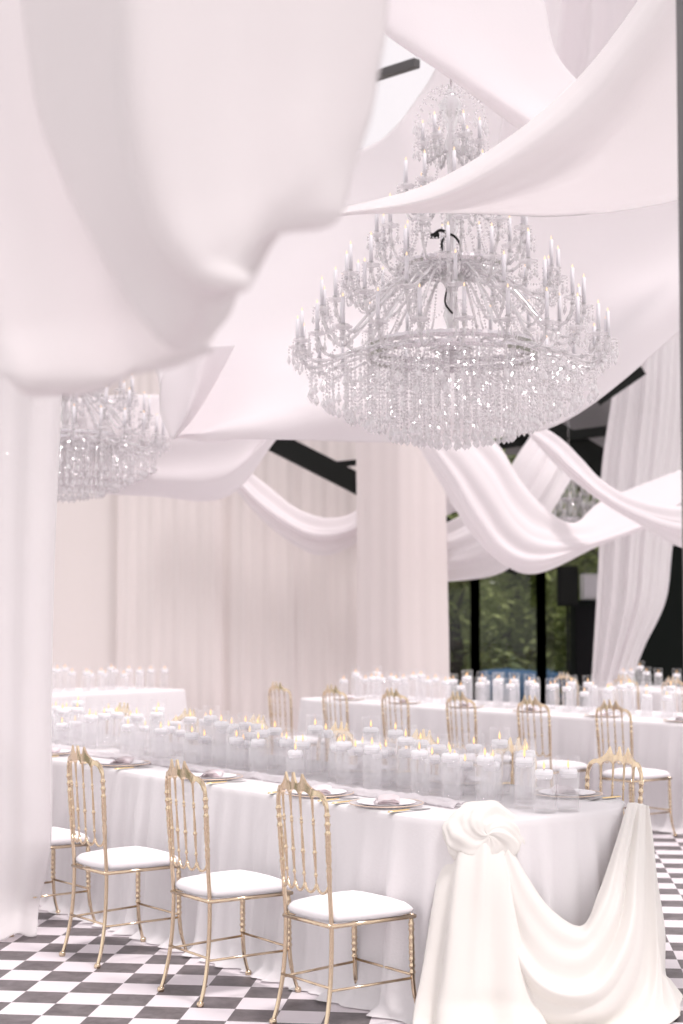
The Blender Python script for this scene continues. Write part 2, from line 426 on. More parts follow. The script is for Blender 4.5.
# ------------------------------------------------------------------ gilt ballroom chairs
def ring_beads(prof, z0, z1, beads, r, rb):
    """radius profile along z with turned rings"""
    n = 60; out = []
    for i in range(n+1):
        z = z0+(z1-z0)*i/n
        q = r
        for zb in beads: q = max(q, r + rb*exp(-((z-zb)/.006)**2))
        out.append((q, z))
    return out
def make_chair():
    root = empty('ballroom_chair')
    lean = lambda z: -.004 - .075*max(0, z-.45)**1.15
    cy = lambda x: -.032*max(0, 1-(x/.155)**2)
    for s in (-1, 1):
        P = crom([(s*.160, -.048, .012), (s*.156, -.026, .09), (s*.150, -.008, .2), (s*.147, 0, .32), (s*.146, 0, .43), (s*.148, lean(.55), .55), (s*.152, lean(.7), .7), (s*.156, lean(.82), .82), (s*.154, lean(.875), .875), (s*.140, lean(.905), .905)], 120)
        rad = []
        for p in P:
            r = .0088
            for zb in (.60, .625, .66, .70, .715, .765, .80, .835): r = max(r, .0088+.0045*exp(-((p.z-zb)/.006)**2))
            if .715 < p.z < .765 or .66 < p.z < .70: r = max(r, .0108)
            rad.append(r)
        bm = bmesh.new(); tube(bm, P, rad, 10)
        lathe(bm, [(.010, .022), (.015, .016), (.016, .008), (.013, 0)], 10, (s*.160, -.050, 0))
        obj('back_post', bm, 'gold', root)
        Q = crom([(s*.178, .372, .41), (s*.180, .374, .25), (s*.182, .378, .16), (s*.186, .388, .09), (s*.192, .412, .012)], 90)
        rad = []
        for p in Q:
            r = .008 + (.003*max(0, sin((p.z-.19)/.2*pi)) if .19 < p.z < .39 else 0)
            for zb in (.385, .365, .33, .30, .275, .25, .225, .2): r = max(r, .009+.0045*exp(-((p.z-zb)/.006)**2))
            if p.z < .1: r = .0075
            rad.append(r)
        bm = bmesh.new(); tube(bm, Q, rad, 10)
        lathe(bm, [(.009, .022), (.014, .016), (.015, .008), (.012, 0)], 10, (s*.192, .414, 0))
        obj('front_leg', bm, 'gold', root)
        bm = bmesh.new(); tube(bm, [(s*.153, -.012, .178), (s*.181, .377, .178)], .0055, 8); obj('stretcher', bm, 'gold', root)
    bm = bmesh.new(); tube(bm, [(-.153, -.014, .190), (.153, -.014, .190)], .0055, 8); obj('stretcher', bm, 'gold', root)
    bm = bmesh.new(); tube(bm, [(-.181, .377, .190), (.181, .377, .190)], .0055, 8); obj('stretcher', bm, 'gold', root)
    xs = (-.092, -.031, .031, .092)
    for x in xs:
        n = 90; P = [(x*(1+.03*(i/n)), lean(.56+.375*i/n)+cy(x), .56+.375*i/n) for i in range(n+1)]
        rad = []
        for p in P:
            z = p[2]; r = .0037
            for zb in (.605, .69, .80, .812): r = max(r, .0037+.0036*exp(-((z-zb)/.005)**2))
            rad.append(r + .0024*abs(sin((z-.575)/.235*pi))**1.5)
        bm = bmesh.new(); tube(bm, P, rad, 8); obj('spindle', bm, 'gold', root)
    # scalloped lower rail: a U between each pair of uprights
    bm = bmesh.new(); e = (-.147,)+xs+(.147,)
    pts = []
    for a, b in zip(e, e[1:]):
        for i in range(9):
            t = i/8
            pts.append((a+(b-a)*t, lean(.54)+cy(a+(b-a)*t), .572-.034*sin(pi*t)**.6))
    tube(bm, pts, .0056, 8); obj('lower_rail', bm, 'gold', root)
    # crest: gothic crown cut from bar stock
    up = [(-.157, .868), (-.1585, .888), (-.150, .909), (-.137, .921), (-.124, .929), (-.115, .927), (-.100, .933), (-.084, .943), (-.070, .956), (-.058, .975), (-.052, .988), (-.047, .974), (-.040, .956), (-.026, .948), (-.014, .951), (-.008, .968), (-.004, .990)]
    up = up + [(-x, z) for x, z in up[::-1]]
    lo = []
    ex_ = (-.148,)+tuple(x*1.03 for x in xs)+(.148,)
    for a, b in zip(ex_, ex_[1:]):
        for i in range(7):
            t = i/6; x = a+(b-a)*t
            lo.append((x, .884+.030*(1-(x/.16)**2)+.012*sin(pi*t)**.8 - (.006 if i in (0, 6) else 0)))
    bm = bmesh.new()
    def zup(x):
        for (x0, z0), (x1, z1) in zip(up, up[1:]):
            if x0 <= x <= x1 and x1 > x0: return z0+(z1-z0)*(x-x0)/(x1-x0)
        return up[0][1]
    X = sorted(set([round(-.157+.314*i/80, 4) for i in range(81)] + [round(x, 4) for x, z in up if abs(x) < .157]))
    def zlo(x):
        if x <= lo[0][0] or x >= lo[-1][0]: return .872
        for (x0, z0), (x1, z1) in zip(lo, lo[1:]):
            if x0 <= x <= x1 and x1 > x0: return z0+(z1-z0)*(x-x0)/(x1-x0)
        return .872
    prev = None
    for x in X:
        zu, zl = zup(x), zlo(x); zl = min(zl, zu-.012)
        q = [bm.verts.new((x, lean(z)+cy(x)+dy, z)) for z, dy in ((zl, -.008), (zu, -.005), (zu, .005), (zl, .008))]
        if prev:
            for k in range(4): bm.faces.new((prev[k], prev[(k+1) % 4], q[(k+1) % 4], q[k]))
        else: bm.faces.new(q[::-1])
        prev = q
    bm.faces.new(prev)
    obj('crest_rail', bm, 'gold', root, smooth=False)
    # seat frame and cushion
    bm = bmesh.new()
    c = [(-.150, -.006), (.150, -.006), (.186, .385), (-.186, .385)]
    for i in range(4):
        a, b = Vector((*c[i], .416)), Vector((*c[(i+1) % 4], .416))
        tube(bm, [a, b], .0085, 8)
    obj('seat_frame', bm, 'gold', root)
    bm = bmesh.new(); n = 26; V = []
    def shape(u, v):
        # square -> rounded square
        s_ = max(abs(u), abs(v)); l = sqrt(u*u+v*v)
        if l > 1e-6:
            k = s_/l; m_ = 1-.09*max(0, (1-k)/.293)**1.5*s_**3
            u, v = u*m_, v*m_
        y = .19+.205*v; w = .168+.0225*v
        return u*w*1.09, y
    for layer in (0, 1):
        g = []
        for i in range(n+1):
            row = []
            for j in range(n+1):
                u, v = -1+2*i/n, -1+2*j/n
                x, y = shape(u, v)
                e_ = max(abs(u), abs(v))
                z = (.428 + .043*(1-e_**16) + .014*(1-u*u*.8)*(1-v*v*.8)*(1-e_**12)) if layer else .426
                if e_ > .999: z = .446
                row.append(bm.verts.new((x, y, z)) if not (layer == 0 and e_ > .999) else None)
            g.append(row)
        V.append(g)
    for i in range(n+1):
        for j in range(n+1):
            if V[0][i][j] is None: V[0][i][j] = V[1][i][j]
    for L in V:
        for i in range(n):
            for j in range(n):
                q = [L[i][j], L[i+1][j], L[i+1][j+1], L[i][j+1]]
                try: bm.faces.new(q)
                except ValueError: pass
    obj('seat_cushion', bm, 'cushion', root)
    return root
CH = make_chair(); used = [0]
def chair(F, a, b, far, label, group, turn=0):
    o = CH if not used[0] else copy_tree(CH); used[0] = 1
    p = F.p(a, b); d = F.n if not far else -F.n
    o.location = p; o.rotation_euler = (0, 0, atan2(-d.x, d.y)+turn)
    tag(o, label, 'chair', group)
ORD = ['', 'first', 'second', 'third', 'fourth', 'fifth', 'sixth', 'seventh', 'eighth', 'ninth', 'tenth', 'eleventh', 'twelfth', '13th', '14th', '15th', '16th', '17th', '18th', '19th', '20th', '21st', '22nd', '23rd', '24th', '25th', '26th', '27th', '28th', '29th', '30th', '31st', '32nd', '33rd', '34th', '35th']
def ab(F, x, y):
    d = Vector((x, y))-F.O; return d.dot(F.n), d.dot(F.w)
for k, (x, y, lab) in enumerate([
    (-.152, 6.045, 'gold chair nearest the swagged table end, its feet cut by the picture edge'),
    (-.654, 6.556, 'second gold chair from the swagged table end, near side of nearest table'),
    (-1.19, 7.24, 'third gold chair from the swagged table end, near side, beside a half-hidden one'),
    (-1.727, 7.92, 'gold chair half hidden by the white drape at the left, only seat and legs showing'),
    (-2.24, 8.56, 'gold chair faintly seen through the sheer white drape at the left')]):
    a, b = ab(F1, x+.024, y); chair(F1, a, b, False, lab, 'gold chairs on the near side of the nearest table', (.0, -.03, .02, .03, 0)[k])
for k, (x, y) in enumerate([(1.239, 7.079), (.836, 7.642), (.374, 8.18), (-.10, 8.70), (-.582, 9.35), (-1.067, 9.95), (-1.59, 10.6)]):
    a, b = ab(F1, x, y)
    lab = 'gold chair on the far side, beside the corner of the cream swag' if k == 0 else f'gold chair crest peeping over vases, {ORD[k+1]} on far side from swagged end'
    chair(F1, 1.28, b+(-.03 if k == 0 else 0), True, lab, 'gold chairs on the far side of the nearest table', .05 if k == 0 else 0)
for k in range(6):
    a, b = ab(F2, 1.985-.497*k, 11.12+.585*k)
    lab = f'gold chair at the second table, {ORD[k+1]} from the right of its row of six' if k else 'gold chair at the second table, at the right end, its white seat showing'
    if k == 5: lab = 'gold chair at the second table, at the left end of the row by the curtain'
    chair(F2, -.62, b, False, lab, 'gold chairs along the second table')
for k, (x, y) in enumerate([(2.50, 16.45), (2.9, 15.75), (3.27, 15.25)]):
    a, b = ab(F2, x, y)
    chair(F2, 3.13, b, False, ['gold chair back against the dark glass, left of the pale column drape', 'gold chair back in front of the pale column drape, at the farthest right table', 'gold chair back at the right frame edge, at the farthest right table'][k], 'gold chairs at the farthest right table')

# ------------------------------------------------------------------ vases with floating candles
def vase_mesh(r, h):
    bm = bmesh.new()
    lathe(bm, [(r*.96, 0), (r, .004), (r, .012), (r, h-.002), (r-.0012, h), (r-.003, h-.002), (r-.003, h-.012)], 28, cap=False)
    lathe(bm, [(0, .001), (r*.95, .001)], 28, cap=False); lathe(bm, [(r*.97, .013), (0, .013)], 28, cap=False)
    me = bpy.data.meshes.new('glass_vase'); bm.to_mesh(me); bm.free()
    for p in me.polygons: p.use_smooth = True
    me.materials.append(M['glass']); return me
def lathe_mesh(name, prof, mat, seg=20):
    bm = bmesh.new(); lathe(bm, prof, seg); bmesh.ops.recalc_face_normals(bm, faces=bm.faces[:])
    me = bpy.data.meshes.new(name); bm.to_mesh(me); bm.free()
    for p in me.polygons: p.use_smooth = True
    me.materials.append(M[mat]); return me
KINDS = []
for r, h, lv in ((.048, .20, .125), (.050, .225, .155), (.046, .26, .19), (.048, .30, .225)):
    KINDS.append((r, h, lv, vase_mesh(r, h), lathe_mesh('water', [(r-.005, .014), (r-.005, lv)], 'water', 24)))
CANDLE = lathe_mesh('floating_candle', [(.0, -.022), (.030, -.022), (.036, -.012), (.038, .004), (.036, .012), (.030, .016), (.010, .013), (0, .012)], 'candle', 24)
WICK = lathe_mesh('wick', [(.0012, .010), (.0012, .022)], 'wick', 6)
FLAME = lathe_mesh('flame', [(.0005, .018), (.0042, .024), (.0052, .030), (.0035, .040), (.0003, .052)], 'flame', 10)
def vase(p, kind, where, group, cgroup):
    r, h, lv, gm, wm = KINDS[kind]
    size = ('short', 'mid-height', 'tall', 'very tall')[kind]
    v = mesh_obj('cylinder_vase', gm, None, p); mesh_obj('water', wm, v)
    tag(v, f'{size} glass cylinder vase, {where}', 'vase', group)
    c = mesh_obj('floating_candle', CANDLE, None, p+Vector((random.uniform(-.004, .004), random.uniform(-.004, .004), lv+.004)))
    mesh_obj('wick', WICK, c); mesh_obj('flame', FLAME, c)
    tag(c, f'lit white floating candle, {where}', 'candle', cgroup)
def vases(F, b_from, b_to, step, rows, kinds, table, end, rnd, skip=.12):
    rn = random.Random(rnd)
    for ri, (a0, row) in enumerate(rows):
        n = 0; b = b_from - (ri % 2)*step*.45
        while b > b_to:
            if rn.random() > skip:
                n += 1
                k = kinds[int(rn.random()*len(kinds))]
                vase(F.p(a0+rn.uniform(-.022, .022), b+rn.uniform(-.03, .03), TOP+.001), k, f'{ORD[n]} from {end}, {row} row, {table}', f'glass vases on the {table}', f'floating candles on the {table}')
            b -= step
# the two at the swagged end, and the tall one behind them
vase(F1.p(.494, .765, TOP+.001), 1, 'left one of the front pair at the swagged end', 'glass vases on the nearest table', 'floating candles on the nearest table')
vase(F1.p(.606, .79, TOP+.001), 1, 'right one of the front pair at the swagged end', 'glass vases on the nearest table', 'floating candles on the nearest table')
vase(F1.p(.535, .61, TOP+.001), 2, 'directly behind the front pair at the swagged end', 'glass vases on the nearest table', 'floating candles on the nearest table')
vases(F1, .46, -4.3, .185, ((.44, 'front'), (.56, 'second'), (.68, 'third'), (.80, 'back')), (0, 1, 1, 2, 2, 3), 'nearest table', 'swagged end', 11)
vases(F2, 2.0, -2.8, .205, ((.42, 'front'), (.56, 'middle'), (.70, 'back')), (1, 2, 2, 3), 'second table', 'right end', 12, .1)
vases(F3, 1.0, -2.35, .23, ((.42, 'front'), (.66, 'back')), (1, 2, 3, 3), 'farthest right table', 'right end', 13, .1)
vases(F4, -.03, -2.2, .17, ((.35, 'front'), (.62, 'back')), (1, 2, 2, 3), 'far left head table', 'right end', 14, .04)

# ------------------------------------------------------------------ place settings
CHARG = lathe_mesh('charger_plate', [(0, 0), (.09, 0), (.11, .004), (.155, .012), (.158, .015), (.154, .016), (.11, .009), (.09, .005), (0, .005)], 'charger', 40)
bm = bmesh.new(); torus(bm, .1565, .0022, .0148, 48, 6); bmesh.ops.recalc_face_normals(bm, faces=bm.faces[:])
RIMM = bpy.data.meshes.new('rim'); bm.to_mesh(RIMM); bm.free(); RIMM.materials.append(M['rim'])
PLATE = lathe_mesh('dinner_plate', [(0, 0), (.08, 0), (.125, .012), (.127, .014), (.12, .013), (.08, .004), (0, .004)], 'candle', 36)
def napkin_mesh():
    bm = bmesh.new()
    for k, (w, l, z) in enumerate(((.052, .105, .0), (.050, .10, .008), (.047, .098, .016))):
        n, m = 10, 16; V = []
        for i in range(n+1):
            V.append([bm.verts.new((-w+2*w*i/n+.006*k, -l+2*l*j/m, z+.006*noise.noise((i*.35, j*.3, k*3))+.010*(1-(2*i/n-1)**2))) for j in range(m+1)])
        for i in range(n):
            for j in range(m): bm.faces.new((V[i][j], V[i+1][j], V[i+1][j+1], V[i][j+1]))
    r = bmesh.ops.solidify(bm, geom=bm.faces[:], thickness=.003)
    bmesh.ops.recalc_face_normals(bm, faces=bm.faces[:])
    me = bpy.data.meshes.new('folded_napkin'); bm.to_mesh(me); bm.free()
    for p in me.polygons: p.use_smooth = True
    me.materials.append(M['napkin']); return me
NAP = napkin_mesh()
def flat_mesh(name, prof, mat, t=.0025):
    """flat outline of half-widths along y, a little crowned"""
    bm = bmesh.new(); prev = None
    for y, w, z in prof:
        q = [bm.verts.new(p) for p in ((-w, y, z), (0, y, z+t), (w, y, z), (0, y, z-.0006))]
        if prev:
            for k in range(4): bm.faces.new((prev[k], prev[(k+1) % 4], q[(k+1) % 4], q[k]))
        else: bm.faces.new(q)
        prev = q
    bm.faces.new(prev); bmesh.ops.recalc_face_normals(bm, faces=bm.faces[:])
    me = bpy.data.meshes.new(name); bm.to_mesh(me); bm.free()
    for p in me.polygons: p.use_smooth = True
    me.materials.append(M[mat]); return me
HANDLE = flat_mesh('handle', [(-.115, .004, .003), (-.11, .012, .004), (-.08, .015, .005), (-.04, .012, .005), (-.01, .008, .005), (.0, .005, .005)], 'flat_gold', .005)
BLADE = flat_mesh('blade', [(-.004, .007, .005), (.02, .010, .004), (.07, .0105, .003), (.10, .008, .002), (.115, .002, .002)], 'steel', .001)
TINES = flat_mesh('tines', [(-.004, .004, .005), (.02, .004, .006), (.035, .011, .004), (.07, .012, .002), (.09, .010, .006)], 'steel', .001)
def setting(F, a, b, far, seat, table, cutlery=True, fold=True):
    g = lambda s: f'{s} on the {table}'
    d = F.n if not far else -F.n; rz = atan2(-d.x, d.y)
    right = Vector((d.y, -d.x))
    def pos(fa, sx, z):
        q = F.p(a, b) ; q = q + Vector((d.x*fa+right.x*sx, d.y*fa+right.y*sx, 0)); q.z = z; return q
    c = mesh_obj('charger_plate', CHARG, None, pos(0, 0, TOP+.001), rz); mesh_obj('rim', RIMM, c)
    c.children[0]['label'] = 'thin bronze rim'
    tag(c, f'clear charger plate with thin bronze rim, {seat}', 'plate', g('charger plates'))
    p = mesh_obj('dinner_plate', PLATE, None, pos(0, 0, TOP+.0075), rz); tag(p, f'white dinner plate on the charger, {seat}', 'plate', g('dinner plates'))
    if fold:
        n = mesh_obj('folded_napkin', NAP, None, pos(0, 0, TOP+.014), rz+.9); tag(n, f'pale pink folded napkin on the plate, {seat}', 'napkin', g('folded napkins'))
    if cutlery:
        for s, tip, nm, w in ((1, BLADE, 'knife', 'right'), (-1, TINES, 'fork', 'left')):
            h = mesh_obj('table_'+nm, HANDLE, None, pos(-.03, s*.185, TOP+.0015), rz); t = mesh_obj('blade' if s > 0 else 'tines', tip, h)
            t['label'] = 'dark steel blade' if s > 0 else 'dark steel tines'
            tag(h, f'gold-handled {nm} {w} of the plate, {seat}', nm, g('gold-handled cutlery'))
for k, (x, y) in enumerate([(.0, 6.1), (-.654, 6.556), (-1.19, 7.24), (-1.727, 7.92), (-2.24, 8.56)]):
    a, b = ab(F1, x, y)
    setting(F1, .125, b+.05 if k else .20, False, f'{ORD[k+1]} near-side seat from the swagged end', 'near side of the nearest table')
for k, (x, y) in enumerate([(1.239, 7.079), (.836, 7.642), (.374, 8.18)]):
    a, b = ab(F1, x, y)
    setting(F1, .985, b-.02, True, f'{ORD[k+1]} far-side seat from the swagged end', 'far side of the nearest table')
for k in range(-1, 6):
    a, b = ab(F2, 1.985-.497*k, 11.12+.585*k)
    setting(F2, .17, b, False, f'{ORD[k+2]} seat from the right, second table', 'second table', False)

# ------------------------------------------------------------------ chandeliers
def bead(bm, c, r, rz=1.0):
    c = Vector(c); t = random.uniform(0, 1.57); x, y = r*cos(t), r*sin(t)
    v = [bm.verts.new(c+Vector(d)) for d in ((x,y,0),(-y,x,0),(-x,-y,0),(y,-x,0),(0,0,r*rz),(0,0,-r*rz))]
    for a, b in ((0,1),(1,2),(2,3),(3,0)):
        bm.faces.new((v[a], v[b], v[4])); bm.faces.new((v[b], v[a], v[5]))
def pendant(bm, c, L, w):
    """cut drop: short shoulder, long faceted point"""
    c = Vector(c); n = 6
    top = bm.verts.new(c); bot = bm.verts.new(c-Vector((0, 0, L)))
    r1 = [bm.verts.new(c+Vector((w*.55*cos(2*pi*k/n), w*.35*sin(2*pi*k/n), -L*.35))) for k in range(n)]
    r2 = [bm.verts.new(c+Vector((w*cos(2*pi*k/n+.5), w*.6*sin(2*pi*k/n+.5), -L*.68))) for k in range(n)]
    for k in range(n):
        a, b = k, (k+1) % n
        bm.faces.new((top, r1[a], r1[b])); bm.faces.new((r1[a], r2[a], r2[b], r1[b])); bm.faces.new((r2[a], bot, r2[b]))
def m_of(bm, name, mat, smooth=False):
    bmesh.ops.recalc_face_normals(bm, faces=bm.faces[:])
    me = bpy.data.meshes.new(name); bm.to_mesh(me); bm.free()
    for p in me.polygons: p.use_smooth = smooth
    me.materials.append(M[mat]); return me
def make_chandelier():
    root = empty('crystal_chandelier')
    # stacked glass baluster and rings
    bm = bmesh.new()
    lathe(bm, [(.012, -.10), (.06, -.08), (.07, -.03), (.05, .0), (.022, .03), (.03, .10), (.05, .16), (.03, .23), (.018, .28), (.05, .34), (.09, .40), (.05, .44), (.02, .48), (.026, .6),
               (.045, .68), (.024, .76), (.07, .83), (.04, .88), (.018, .93), (.024, 1.05), (.045, 1.12), (.02, 1.2), (.05, 1.30), (.07, 1.36), (.03, 1.42), (.012, 1.46)], 16)
    obj('column', bm, 'crystal', root)
    bm = bmesh.new(); lathe(bm, [(.006, 1.44), (.006, 2.7)], 8); obj('hanging_rod', bm, 'silver', root)
    for R, z, r, nm in ((.47, -.02, .012, 'lower_ring'), (.47, -.07, .012, 'lower_ring'), (.30, .43, .011, 'upper_ring'), (.20, .84, .009, 'upper_ring')):
        bm = bmesh.new(); torus(bm, R, r, z, 96, 6, 1.6, .25); obj(nm, bm, 'silver', root, smooth=False)
    # hub plates seen from below
    bm = bmesh.new(); lathe(bm, [(0, -.045), (.10, -.05), (.13, -.03), (.10, -.005), (0, 0)], 24); obj('hub', bm, 'silver', root)
    bm = bmesh.new(); lathe(bm, [(0, .40), (.09, .395), (.12, .42), (.09, .445), (0, .45)], 24); obj('hub', bm, 'silver', root)
    bm = bmesh.new(); lathe(bm, [(0, .80), (.06, .795), (.08, .82), (.06, .845), (0, .85)], 24); obj('hub', bm, 'silver', root)
    # spokes as one pattern each
    tube_me, cup_me = {}, {}
    tiers = [(24, .86, -.03, .47, -.06, -.20, .150, 'c'), (18, .73, .17, .10, .38, -.05, .150, 'a'), (16, .59, .35, .12, .42, .10, .150, 'b'),
             (12, .42, .60, .07, .45, .34, .150, 'b'), (10, .27, .86, .06, .82, .62, .135, 'b'), (6, .16, 1.13, .04, 1.08, 1.0, .11, 'b')]
    for ti, (n, R, z, R0, z0, dip, cl, kind) in enumerate(tiers):
        if kind == 'a': P = bez((R0, 0, z0), (R0+.22, 0, z0+.16), (R*.78, 0, z0-.50), (R*.92, 0, dip+.09), 14)[:-1] + bez((R*.92, 0, dip+.09), (R*.97, 0, dip+.11), (R, 0, z-.06), (R, 0, z), 7)
        else: P = bez((R0, 0, z0), (R0+(R-R0)*.45, 0, z0+.03), (R*.93, 0, dip-.06), (R, 0, z), 18)
        bm = bmesh.new(); tube(bm, P, .0085, 7)
        # glass collars along the arm
        for k in range(3, len(P)-1, 4): bead(bm, P[k], .016)
        arm = m_of(bm, 'arm', 'crystal', True)
        # drip pan with hung drops, candle
        bm = bmesh.new()
        lathe(bm, [(.008, -.03), (.014, -.02), (.01, -.005), (.045, .006), (.052, .014), (.046, .012), (.01, .004), (.014, .02), (.016, .03)], 14)
        for q in range(6):
            a = 2*pi*q/6; x, y = .048*cos(a), .048*sin(a)
            bead(bm, (x, y, -.004), .007); bead(bm, (x, y, -.02), .007); pendant(bm, (x, y, -.028), .05 if ti else .062, .011)
        bmesh.ops.translate(bm, verts=bm.verts[:], vec=(R, 0, z)); pan = m_of(bm, 'drip_pan', 'crystal')
        bm = bmesh.new(); lathe(bm, [(.0105, .02), (.0105, .02+cl), (.006, .022+cl)], 10); bmesh.ops.translate(bm, verts=bm.verts[:], vec=(R, 0, z)); can = m_of(bm, 'candle_tube', 'tube', True)
        bm = bmesh.new(); lathe(bm, [(.003, .022+cl), (.0045, .027+cl), (.004, .033+cl), (.001, .042+cl)], 8); bmesh.ops.translate(bm, verts=bm.verts[:], vec=(R, 0, z)); bul = m_of(bm, 'bulb', 'bulb', True)
        for k in range(n):
            a = 2*pi*(k+.37*ti)/n
            o = mesh_obj('arm', arm, root, None, a)
            mesh_obj('drip_pan', pan, o); mesh_obj('candle_tube', can, o); mesh_obj('bulb', bul, o)
    # curtains of bead strings under the lower ring, each string ends in a cut drop
    count = 0; rest = bmesh.new()
    for R, n, zt, L in ((.79, 44, -.17, .12), (.70, 56, -.14, .22), (.59, 60, -.10, .30), (.47, 56, -.09, .38), (.34, 40, -.06, .46), (.21, 24, -.06, .49), (.09, 10, -.06, .52)):
        def string(bm, dx=0, dy=0):
            z = zt; 
            while z > zt-L+.05:
                bead(bm, (dx, dy, z), .0085, 1.25); z -= .0225
            pendant(bm, (dx, dy, z+.008), .068, .019)
        bm = bmesh.new(); string(bm); me = m_of(bm, 'crystal_string', 'crystal')
        for k in range(n):
            a = 2*pi*k/n
            if R < .61 and R > .3 and count < 100:
                mesh_obj('crystal_string', me, root, (R*cos(a), R*sin(a), random.uniform(-.012, .012)), random.uniform(0, 6.28)); count += 1
            else: string(rest, R*cos(a), R*sin(a))
    o = obj('crystal_strings', rest, 'crystal', root, smooth=False); o['kind'] = 'stuff'
    # bead garlands from upper to lower rings
    def garland(R0, z0, R1, z1, sag, a0, n=26, swing=0.):
        bm = bmesh.new()
        for i in range(n+1):
            t = i/n; r = R0+(R1-R0)*t; z = z0+(z1-z0)*t - sag*4*t*(1-t)
            bead(bm, (r*cos(swing*t), r*sin(swing*t), z), .008)
        me = m_of(bm, 'bead_garland', 'crystal')
        for k in range(a0): mesh_obj('bead_garland', me, root, None, 2*pi*k/a0)
    garland(.30, .42, .58, .33, .07, 16, 18)
    garland(.30, .42, .47, -.01, .10, 20, 30)
    garland(.16, .84, .30, .44, .08, 14, 24)
    garland(.05, 1.36, .20, .85, .02, 12, 28)
    garland(.86, -.05, .86, -.05, .10, 24, 14, 2*pi/24)
    garland(.59, .32, .59, .32, .08, 16, 14, 2*pi/16)
    garland(.42, .57, .42, .57, .07, 12, 12, 2*pi/12)
    # crown of drops at the very top
    bm = bmesh.new()
    for k in range(14):
        a = 2*pi*k/14
        for i, q in enumerate(bez((.03, 0, 1.42), (.10, 0, 1.50), (.19, 0, 1.36), (.20, 0, 1.26), 8)): bead(bm, (q.x*cos(a), q.x*sin(a), q.z), .009)
        pendant(bm, (.20*cos(a), .20*sin(a), 1.255), .08, .018)
    obj('top_crown', bm, 'crystal', root, smooth=False)
    return root
ch = make_chandelier()
ch.location = (.615, 8.5, 3.10)
tag(ch, 'huge many-tiered crystal chandelier with candle arms hanging above the nearest table', 'chandelier', 'crystal chandeliers')
c2 = copy_tree(ch); c2.location = (-2.42, 13.4, 3.16); tag(c2, 'crystal chandelier at the left, half hidden behind the near white drape', 'chandelier', 'crystal chandeliers')
c3 = copy_tree(ch); c3.location = (2.86, 19.3, 2.80); c3.scale = (.55, .55, .55); tag(c3, 'small distant crystal chandelier with glowing bulbs seen between the crossed swags', 'chandelier', 'crystal chandeliers')

bm = bmesh.new()  # added black loops, standing in for dark roof and foliage behind the crystals
tube(bm, crom([(0, -.03, .40), (-.03, -.06, .47), (-.06, -.07, .55), (-.02, -.08, .60), (.03, -.07, .57), (.05, -.06, .50), (.03, -.05, .45), (-.02, -.06, .50)], 40), .007, 6)
tube(bm, crom([(-.02, -.08, .60), (-.07, -.09, .62), (-.12, -.09, .58)], 12), .009, 6)
tube(bm, crom([(0, -.03, .42), (-.03, -.05, .30), (-.04, -.05, .22), (0, -.06, .16)], 20), .006, 6)
box(bm, -.125, -.075, -.11, -.08, .575, .60)
obj('dark_gap_loops', bm, 'black', ch)['label'] = 'added black loops standing in for dark roof seen through the crystals'

# ------------------------------------------------------------------ overhead drapes
def ns(f1, a1, f2=0, a2=0, ph=0, env=None):
    def f(u, v):
        q = a1*sin(v*f1+ph+.8*sin(u*3)) + a2*sin(v*f2+2*ph+1.5*u)
        return q*(env(u, v) if env else 1)
    return f
drapes = []
def drape(label, rails, mat='drape', nu=80, nv=60, fold=None, name='ceiling_drape', cat='drape'):
    o = sheet(name, rails, mat, nu, nv, fold); tag(o, label, cat); return o

# near swag, upper left: front lobe with the V fold
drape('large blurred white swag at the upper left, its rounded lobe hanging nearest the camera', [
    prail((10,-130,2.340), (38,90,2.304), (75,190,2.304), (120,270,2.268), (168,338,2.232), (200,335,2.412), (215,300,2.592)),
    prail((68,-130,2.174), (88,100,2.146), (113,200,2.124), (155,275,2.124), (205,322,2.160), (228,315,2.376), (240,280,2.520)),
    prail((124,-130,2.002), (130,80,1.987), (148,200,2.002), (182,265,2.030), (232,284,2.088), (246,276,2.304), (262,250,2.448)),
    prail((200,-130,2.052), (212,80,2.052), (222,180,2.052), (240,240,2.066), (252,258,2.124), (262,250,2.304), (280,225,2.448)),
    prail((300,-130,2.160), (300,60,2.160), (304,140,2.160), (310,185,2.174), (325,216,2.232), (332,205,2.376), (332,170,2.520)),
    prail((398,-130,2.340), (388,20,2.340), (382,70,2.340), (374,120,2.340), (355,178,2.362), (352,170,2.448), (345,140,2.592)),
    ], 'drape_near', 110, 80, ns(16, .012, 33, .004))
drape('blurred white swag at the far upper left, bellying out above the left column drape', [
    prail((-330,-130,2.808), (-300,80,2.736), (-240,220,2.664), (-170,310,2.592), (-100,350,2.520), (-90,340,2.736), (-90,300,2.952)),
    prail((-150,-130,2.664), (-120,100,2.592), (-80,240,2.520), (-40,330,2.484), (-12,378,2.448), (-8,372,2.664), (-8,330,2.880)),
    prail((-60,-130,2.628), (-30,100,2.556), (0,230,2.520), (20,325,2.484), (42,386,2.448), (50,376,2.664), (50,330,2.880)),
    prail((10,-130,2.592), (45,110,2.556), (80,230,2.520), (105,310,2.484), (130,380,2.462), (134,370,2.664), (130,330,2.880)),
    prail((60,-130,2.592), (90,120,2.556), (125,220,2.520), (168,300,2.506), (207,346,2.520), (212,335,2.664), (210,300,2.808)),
    ], 'drape_near', 100, 70, ns(12, .012, 27, .004, 1))
